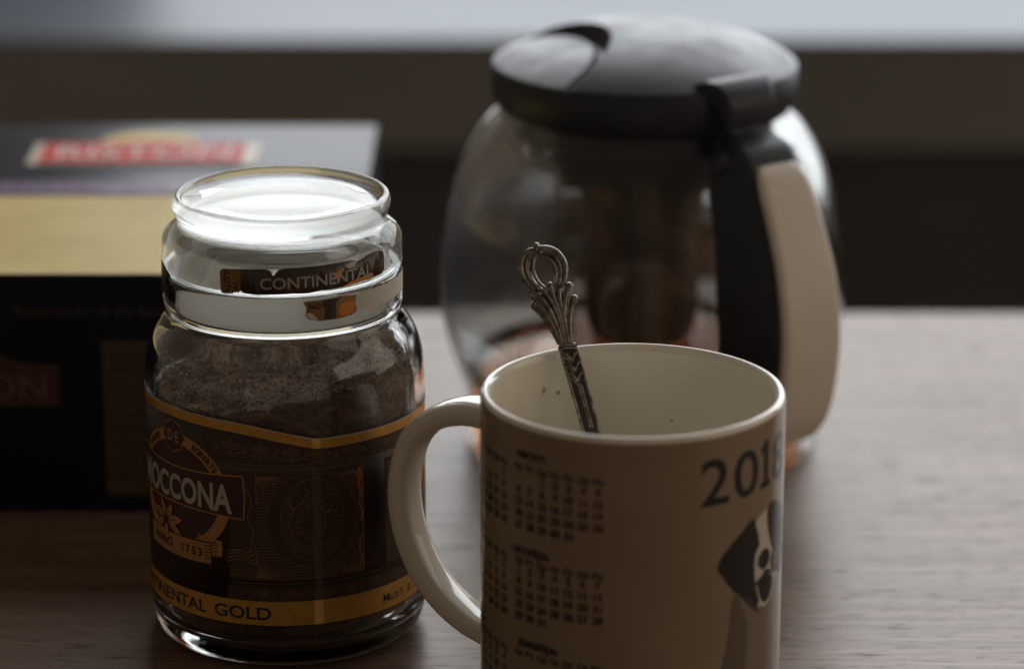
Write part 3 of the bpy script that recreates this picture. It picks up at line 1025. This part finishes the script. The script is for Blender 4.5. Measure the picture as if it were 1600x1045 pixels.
link("ear_and_mask", wrap(blob([(22.7, 57.8), (26.6, 62.4), (31.5, 65.8), (35.2, 67.9), (37.0, 64.5), (38.1, 60.5), (36.4, 57.0), (36.2, 52.6), (37.4, 47.4), (38.6, 43.5), (36.0, 42.2), (32.2, 46.0), (28.4, 49.4), (25.2, 53.2)]), PR + .15), M_fur_black, dog)
link("ear_and_mask", wrap(blob([(42.4, 68.2), (46.5, 69.5), (52, 67.0), (57.0, 60), (57.4, 53), (54, 47.6), (50.8, 48.2), (48.6, 53.5), (45.4, 57.6), (43.4, 62)]), PR + .15), M_fur_black, dog)
link("tan_cheek", wrap(blob([(45.2, 53.5), (47.8, 55.8), (49.6, 52.5), (49.4, 49.0), (46.6, 49.6)]), PR + .2), M_fur_tan, dog)
link("eye", wrap(blob([(36.6, 60.2), (37.6, 60.9), (38.3, 60.1), (37.5, 59.3)]), PR + .2), M_fur_black, dog)
link("nose", wrap(blob([(38.2, 55.6), (40.0, 57.4), (42.4, 57.6), (44.0, 56.0), (43.6, 53.4), (41.2, 52.1), (38.8, 53.2)]), PR + .2), M_fur_black, dog)
link("mouth", wrap(blob([(37.4, 49.4), (40.0, 50.4), (42.2, 51.6), (45.0, 50.4), (46.6, 47.6), (45.2, 43.8), (42.0, 42.4), (39.6, 44.4), (38.4, 47.2)]), PR + .2), M_fur_black, dog)
bm = bmesh.new()
line2d(bm, catmull([(33.0, 46.6), (35.0, 44.0), (36.8, 42.0), (38.6, 40.8)], 5), .6)
link("collar", wrap(bm, PR + .25), M_fur_tan, dog)
# coffee specks on the inside wall
def inner_spot(s, z, rx, rz_, n=10):
    bm = poly2d([(s + rx * (1 + .2 * math.sin(3 * q)) * math.cos(2 * math.pi * q / n), z + rz_ * math.sin(2 * math.pi * q / n)) for q in range(n)])
    for v in bm.verts:
        a = v.co.x / 37.6
        v.co = Vector((37.45 * math.sin(a), 37.45 * math.cos(a), v.co.y)) * .001
    return bm
for s, z, rx, rz_ in ((-25.5, 84.6, .6, 1.0), (-20.6, 83.0, .55, .7), (12.6, 73.6, .7, .35)):
    link("coffee_speck", inner_spot(s, z, rx, rz_), M_stain, mug)

# ------------------------------------------------------------------ spoon
A = Vector((.01539, .876, .09737))
B = Vector((.02084, .8675, .07880))
ax = (A - B).normalized()                      # up the handle
wx = Vector((1, 0, 0)); wx = (wx - ax * wx.dot(ax)).normalized()
nz = wx.cross(ax)                              # faces the back or front
if nz.y > 0: nz = -nz
spoon = thing("teaspoon", "ornate tarnished silver teaspoon standing in the mug", "spoon", tuple(A))
KS = 1 / (3.075 * 5.64) * .001
O8 = Vector((395, 556))
d8 = Vector((290 - 490, 60 - 950)).normalized()
w8 = Vector((-d8.y, d8.x)); 
if w8.x < 0: w8 = -w8
def s3(x, y, lift=0.0):
    """zoom drawing units -> spoon plane point (relative to the spoon's base)"""
    p = Vector((x, y)) - O8
    return ax * (p.dot(d8) * KS) + wx * (p.dot(w8) * KS) + nz * (lift * .001)
def stube(bm, pts, rad, lift=0.0, seg=8, n=6):
    P = catmull(pts, n)
    m = len(P)
    rads = rad if isinstance(rad, list) else [rad, rad]
    rr = [interp(i / (m - 1), [(j / (len(rads) - 1), q) for j, q in enumerate(rads)]) * .001 for i in range(m)]
    tube(bm, [s3(p.x, p.y, lift) for p in P], rr, seg)
def ball(bm, x, y, r, lift=.2):
    bmesh.ops.create_uvsphere(bm, u_segments=14, v_segments=8, radius=r * .001, matrix=Matrix.Translation(s3(x, y, lift)))
bm = bmesh.new()
stube(bm, [(300, 96), (262, 104), (230, 128), (214, 166), (218, 210), (240, 250), (280, 284)], [.9, 1.25, 1.4, 1.45, 1.35, 1.15, .8], -.75, 12)
stube(bm, [(280, 92), (320, 100), (352, 118), (374, 150), (384, 192), (378, 236), (352, 276)], [.9, 1.2, 1.3, 1.3, 1.25, 1.1, .8], -.75, 12)
# loop: three nested ridges on each side
stube(bm, [(266, 84), (228, 92), (198, 122), (186, 162), (192, 206), (214, 246), (244, 278)], [.62, .80, .86, .86, .80, .70, .5], .1, 12)
stube(bm, [(270, 92), (238, 108), (216, 138), (210, 174), (220, 214), (244, 252), (268, 278)], [.4, .5, .55, .55, .5, .4], .35, 10)
stube(bm, [(276, 108), (256, 122), (246, 150), (244, 186), (254, 222), (276, 256), (300, 272)], [.35, .55, .6, .6, .55, .5, .4], .3, 10)
stube(bm, [(270, 78), (312, 80), (354, 98), (386, 138), (398, 186), (394, 232), (376, 272)], [.62, .80, .9, .92, .9, .8, .6], .1, 12)
stube(bm, [(286, 92), (322, 96), (352, 120), (370, 158), (376, 200), (370, 244), (360, 268)], [.4, .5, .55, .55, .5, .4], .4, 10)
stube(bm, [(300, 126), (330, 138), (348, 166), (354, 204), (348, 240), (336, 264)], [.3, .55, .55, .5, .45, .4], .3, 10)
ball(bm, 265, 68, .95)
ball(bm, 280, 100, .75, .5)
ball(bm, 286, 122, .55, .5)
# fan of petals
for pts, rd in (
    ([(232, 296), (270, 318), (308, 368), (336, 430), (356, 492), (368, 548)], [1.0, .95, .8, .7, .6, .5]),
    ([(222, 300), (262, 340), (300, 392), (330, 448), (352, 520), (362, 552)], [.6, .6, .55, .5, .45, .4]),
    ([(242, 352), (276, 382), (306, 424), (332, 474), (350, 520), (362, 556)], [.95, .85, .75, .65, .55, .45]),
    ([(238, 366), (270, 402), (302, 446), (328, 494), (352, 548)], [.55, .55, .5, .45, .4]),
    ([(294, 292), (316, 322), (340, 372), (358, 432), (372, 500), (382, 552)], [.85, .7, .6, .55, .5, .45]),
    ([(322, 262), (332, 300), (350, 356), (366, 420), (378, 490), (388, 552)], [.95, .8, .65, .55, .5, .45]),
    ([(364, 286), (366, 324), (372, 376), (380, 440), (388, 500), (394, 552)], [.85, .75, .65, .55, .5, .45]),
    ([(414, 266), (400, 306), (388, 356), (384, 420), (392, 490), (402, 552)], [1.0, .95, .85, .7, .6, .5]),
    ([(424, 272), (410, 322), (400, 372), (398, 432), (402, 500), (408, 552)], [.6, .6, .55, .5, .45, .4]),
    ([(438, 328), (424, 364), (412, 412), (408, 460), (410, 510), (414, 554)], [.95, .85, .75, .65, .55, .45])):
    stube(bm, pts, rd, .15, 10)
    ball(bm, pts[0][0], pts[0][1], rd[0] * 1.0, .2)
link("handle_ornament", bm, M_silver, spoon)
def plate(pts, t0, t1):
    b = bmesh.new()
    f = [b.verts.new(s3(x, y, t0)) for x, y in pts]
    g_ = [b.verts.new(s3(x, y, t1)) for x, y in pts]
    b.faces.new(f); b.faces.new(list(reversed(g_)))
    n = len(pts)
    for i in range(n):
        b.faces.new((f[i], g_[i], g_[(i + 1) % n], f[(i + 1) % n]))
    bmesh.ops.recalc_face_normals(b, faces=b.faces)
    bmesh.ops.triangulate(b, faces=[q for q in b.faces if len(q.verts) > 4])
    return b
link("backing_plate", plate([(236, 320), (300, 296), (330, 290), (372, 300), (408, 296), (424, 350), (408, 430), (412, 560), (362, 560), (330, 480), (280, 400), (246, 366)], -.9, -.1), M_silver_dark, spoon, smooth=False)
# shaft continues to the bowl on the mug's floor
bm = plate([(352, 556), (436, 556), (478, 740), (524, 950), (560, 1140), (590, 1330), (602, 1420), (568, 1428), (540, 1340), (500, 1180), (446, 950), (396, 740)], -.75, .15)
bmesh.ops.bevel(bm, geom=[e for e in bm.edges if e.is_boundary is False and e.calc_face_angle(0) > 1.0], offset=.00025, segments=2, affect='EDGES')
link("shaft", bm, M_silver_dark, spoon, smooth=True, sharp=35)
bm = bmesh.new()
stube(bm, [(358, 556), (396, 549), (434, 554)], [.55, .6, .55], .15)
stube(bm, [(360, 572), (398, 565), (438, 571)], [.4, .45, .4], .15)
stube(bm, [(354, 560), (398, 740), (448, 950), (502, 1180)], .42, .05)
stube(bm, [(436, 560), (478, 740), (523, 950), (559, 1140)], .42, .05)
for y0, xo in ((592, 0), (640, 11), (690, 22)):
    stube(bm, [(371 + xo, y0), (386 + xo, y0 + 4), (402 + xo, y0 + 22), (414 + xo, y0 + 42)], [.35, .6, .55, .3], .3)
    stube(bm, [(368 + xo, y0 + 12), (384 + xo, y0 + 22), (400 + xo, y0 + 40), (412 + xo, y0 + 52)], [.3, .4, .35, .3], .25)
    stube(bm, [(438 + xo, y0 - 4), (428 + xo, y0 + 4), (420 + xo, y0 + 22), (416 + xo, y0 + 44)], [.4, .6, .5, .3], .3)
for i in range(11):
    ball(bm, 441 + i * 4.2, 745 + i * 19, .52 - .018 * i, .2)
stube(bm, [(436, 742), (462, 850), (488, 960)], [.4, .34, .3], .12)
stube(bm, [(450, 738), (474, 850), (500, 960)], [.4, .34, .3], .12)
link("shaft_relief", bm, M_silver, spoon)
# bowl
bm = bmesh.new()
nu, nv = 20, 12
cen = s3(640, 1690, 0)
for sgn in (0, 1):
    gridv = []
    for i in range(nu + 1):
        t = i / nu
        y = 1420 + 540 * t
        half = 175 * math.sin(math.pi * min(1, (.06 + .94 * t) ** .8)) ** .7 + (18 if t < .1 else 2)
        row = []
        for j in range(nv + 1):
            u = j / nv * 2 - 1
            dep = -3.6 * (1 - u * u) * math.sin(math.pi * min(1, .04 + .96 * t)) - sgn * .6
            xc = 585 + 120 * t
            row.append(bm.verts.new(s3(xc + u * half, y, dep)))
        gridv.append(row)
    for i in range(nu):
        for j in range(nv):
            bm.faces.new((gridv[i][j], gridv[i + 1][j], gridv[i + 1][j + 1], gridv[i][j + 1]))
bmesh.ops.recalc_face_normals(bm, faces=bm.faces)
link("bowl", bm, M_silver, spoon)

# ------------------------------------------------------------------ glass carafe
CX, CY = .0438, 1.078
pot = thing("carafe", "round glass tea carafe with black lid and cream handle, behind the mug", "carafe", (CX, CY, 0))
op = [tuple(p)[:2] for p in catmull([(.052, .0012), (.0580, .0004), (.0598, .0020), (.0600, .0080), (.0594, .0150), (.0594, .0190), (.0618, .0250), (.0648, .0330), (.0675, .0450), (.0684, .0580), (.0670, .0720), (.0638, .0880), (.0596, .1000), (.0540, .1095), (.0490, .1150), (.0470, .1180), (.0470, .1215)], 7)]
ip = [tuple(p)[:2] for p in catmull([(.0450, .1215), (.0450, .1180), (.0470, .1140), (.0520, .1082), (.0576, .0988), (.0618, .0872), (.0650, .0715), (.0664, .0580), (.0655, .0455), (.0628, .0340), (.0594, .0258), (.0572, .0192), (.0572, .0150), (.0578, .0080), (.0566, .0045), (.050, .0036)], 7)]
prof = [(0, .0016)] + op + ip + [(0, .0036)]
link("glass_body", lathe(prof, 128), M_pot, pot)
tp_ = [(0, .0040), (.0495, .0040)] + [tuple(p)[:2] for p in catmull([(.0562, .0050), (.0574, .0082), (.0568, .0150), (.0568, .0192), (.0588, .0250), (.0592, .0258)], 4)] + [(.0584, .0262), (.030, .0262), (0, .0262)]
link("tea", lathe(tp_, 96), M_tea, pot)
bm = bmesh.new()
tube(bm, [(.0578 * math.cos(2 * math.pi * i / 96), .0578 * math.sin(2 * math.pi * i / 96), .0272) for i in range(97)], .0011, 8, caps=False)
link("tea_stain_ring", bm, mat("dark_tea_stain", (.035, .022, .014), .5), pot)
# infuser: collar and translucent tube
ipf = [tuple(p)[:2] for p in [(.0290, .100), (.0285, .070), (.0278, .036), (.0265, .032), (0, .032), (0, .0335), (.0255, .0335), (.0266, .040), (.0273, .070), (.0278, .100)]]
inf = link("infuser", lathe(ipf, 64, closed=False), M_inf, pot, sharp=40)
bm = bmesh.new()
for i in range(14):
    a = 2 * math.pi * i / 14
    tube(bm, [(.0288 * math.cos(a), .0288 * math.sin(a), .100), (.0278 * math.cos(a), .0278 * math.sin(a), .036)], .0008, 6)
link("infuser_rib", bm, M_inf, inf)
link("lid_collar", lathe([(.0440, .1180), (.0430, .108), (.0385, .1055), (.0375, .098), (.0300, .0975), (.0300, .1180)], 96, closed=True), M_blackplastic, pot, sharp=40)
# lid: domed disc with a sunken spout flap on the left
LRAD = .0508
nr, na = 110, 260
bm = bmesh.new()
FC, FR = Vector((-.0530, -.0120)), .0413
FC2, FR2 = Vector((-.0600, -.0140)), .0430       # flap circle
def smoothstep(a, b, x):
    t = min(1, max(0, (x - a) / (b - a)))
    return t * t * (3 - 2 * t)
def lid_h(x, y):
    r = math.hypot(x, y) / LRAD
    dome = .1268 + .0120 * (1 - r ** 2.6)
    d = (Vector((x, y)) - FC).length
    flat = .1268 + .0078 * (1 - r ** 2.6)
    # a groove between the flap and the dome; its wall faces the flap
    d2 = (Vector((x, y)) - FC2).length
    deep = flat - .0022 * smoothstep(FR2 - .0004, FR2 + .0014, d2)
    w = smoothstep(FR - .0022, FR + .0006, d)
    h = min(deep, dome) * (1 - w) + dome * w
    if r > .985:
        h -= .0007 * ((r - .985) / .015) ** 2
    return h
rings = []
for i in range(nr + 1):
    r = LRAD * i / nr
    if i == 0:
        rings.append([bm.verts.new((0, 0, lid_h(0, 0)))])
        continue
    rings.append([bm.verts.new((r * math.cos(2 * math.pi * j / na), r * math.sin(2 * math.pi * j / na), lid_h(r * math.cos(2 * math.pi * j / na), r * math.sin(2 * math.pi * j / na)))) for j in range(na)])
for r_, z_ in ((.0508, .1205), (.0503, .1160), (.0485, .1128), (.0440, .1124)):
    rings.append([bm.verts.new((r_ * math.cos(2 * math.pi * j / na), r_ * math.sin(2 * math.pi * j / na), z_)) for j in range(na)])
for a, b in zip(rings, rings[1:]):
    for i in range(na):
        j = (i + 1) % na
        if len(a) == 1:
            bm.faces.new((a[0], b[i], b[j]))
        else:
            bm.faces.new((a[i], b[i], b[j], a[j]))
plid = link("lid", bm, M_blackplastic, pot, sharp=35)
bm = bmesh.new()
tube(bm, catmull([(-.004, .0455, .1270), (.0005, .0470, .1292), (.006, .0474, .1290), (.012, .0462, .1268)], 6), [.0012] * 19, 8)
link("hinge_tab", bm, M_blackplastic, plid)
plid.location.z = .0045
# handle direction: towards the camera and to the right
ph = R(-55)
hd = Vector((math.cos(ph), math.sin(ph), 0))
hp = Vector((-hd.y, hd.x, 0))
def rbox_sec(c_r, c_z, nrm, w_in, w_out, d_in, d_out, n=7, rad=.0022):
    """trapezoid section across the handle: w_* half widths, d_* distances along nrm (outwards)"""
    pts = []
    cor = [(-w_in, -d_in), (w_in, -d_in), (w_out, d_out), (-w_out, d_out)]
    N = len(cor)
    for i in range(N):
        p0, p1, p2 = Vector(cor[i - 1]), Vector(cor[i]), Vector(cor[(i + 1) % N])
        a = p1 + (p0 - p1).normalized() * min(rad, (p0 - p1).length * .45)
        b = p1 + (p2 - p1).normalized() * min(rad, (p2 - p1).length * .45)
        for j in range(n):
            t = j / (n - 1)
            pts.append(a * (1 - t) ** 2 + p1 * 2 * t * (1 - t) + b * t * t)
    return [hd * (c_r + nrm.x * p.y) + Vector((0, 0, c_z + nrm.y * p.y)) + hp * p.x for p in pts]
hpath = catmull([(.0520, .1175), (.0590, .1172), (.0670, .1125), (.0768, .0955), (.0845, .0765), (.0872, .0600), (.0864, .0450), (.0826, .0305), (.0745, .0205)], 6)
glass_r = lambda z: interp(z, [(0, .0574), (.019, .0580), (.033, .0648), (.045, .0675), (.058, .0684), (.072, .0670), (.088, .0638), (.100, .0596), (.1095, .0540), (.115, .0490), (.125, .047)])
secs = []
for i, p in enumerate(hpath):
    t = (hpath[min(i + 1, len(hpath) - 1)] - hpath[max(i - 1, 0)]).normalized()
    nrm = Vector((-t.y, t.x)) * (1 if -t.y > 0 or t.x > 0 else -1)
    if i == 0: nrm = Vector((0, 1))
    # inwards depth: reach to the glass
    dep = .004
    q = Vector((p.x, p.y))
    while dep < .030 and (q.x - nrm.x * dep) > glass_r(q.y - nrm.y * dep) + .0006 and i > 10:
        dep += .0005
    dep = min(dep, .003 + .0022 * i)
    wo = interp(i, [(0, .0095), (12, .0100), (24, .0120), (48, .0118)])
    ww = interp(i, [(0, .010), (8, .0125), (14, .020), (24, .023), (40, .022), (48, .016)])
    secs.append(rbox_sec(p.x, p.y, nrm, ww, wo, dep, .0004))
handle = link("handle", sweep_sections(secs), M_blackplastic, pot, sharp=45)
secs = []
idx = list(range(13, len(hpath)))
for kk, i in enumerate(idx):
    p = hpath[i]
    t = (hpath[min(i + 1, len(hpath) - 1)] - hpath[max(i - 1, 0)]).normalized()
    nrm = Vector((-t.y, t.x)) * (1 if -t.y > 0 or t.x > 0 else -1)
    e = min(kk, len(idx) - 1 - kk)
    sh = (.74, .90, .97, 1)[min(3, e)]
    hh = .0036 * (.45, .80, .95, 1)[min(3, e)]
    secs.append(rbox_sec(p.x, p.y, nrm, (.0102 + .0018 * min(1, kk / 12)) * sh, (.0094 + .0018 * min(1, kk / 12)) * sh, -.0002, hh, 7, .0028))
link("cream_grip", sweep_sections(secs), M_cream, handle, sharp=60)
# foot of the handle on the base
bm = bmesh.new()
# thumb piece above the handle
secs = []
for r_, z_, w_, h_ in ((.0400, .1262, .0150, .0040), (.0440, .1290, .0152, .0040), (.0480, .1304, .0142, .0044), (.0520, .1296, .0122, .0060), (.0555, .1264, .0106, .0075), (.0580, .1222, .0098, .0060)):
    secs.append(rbox_sec(r_, z_, Vector((.25, .968)), w_, w_ * .93, h_, .0008, 6, .0016))
bm.free()
link("thumb_tab", sweep_sections(secs), M_blackplastic, plid, sharp=50)
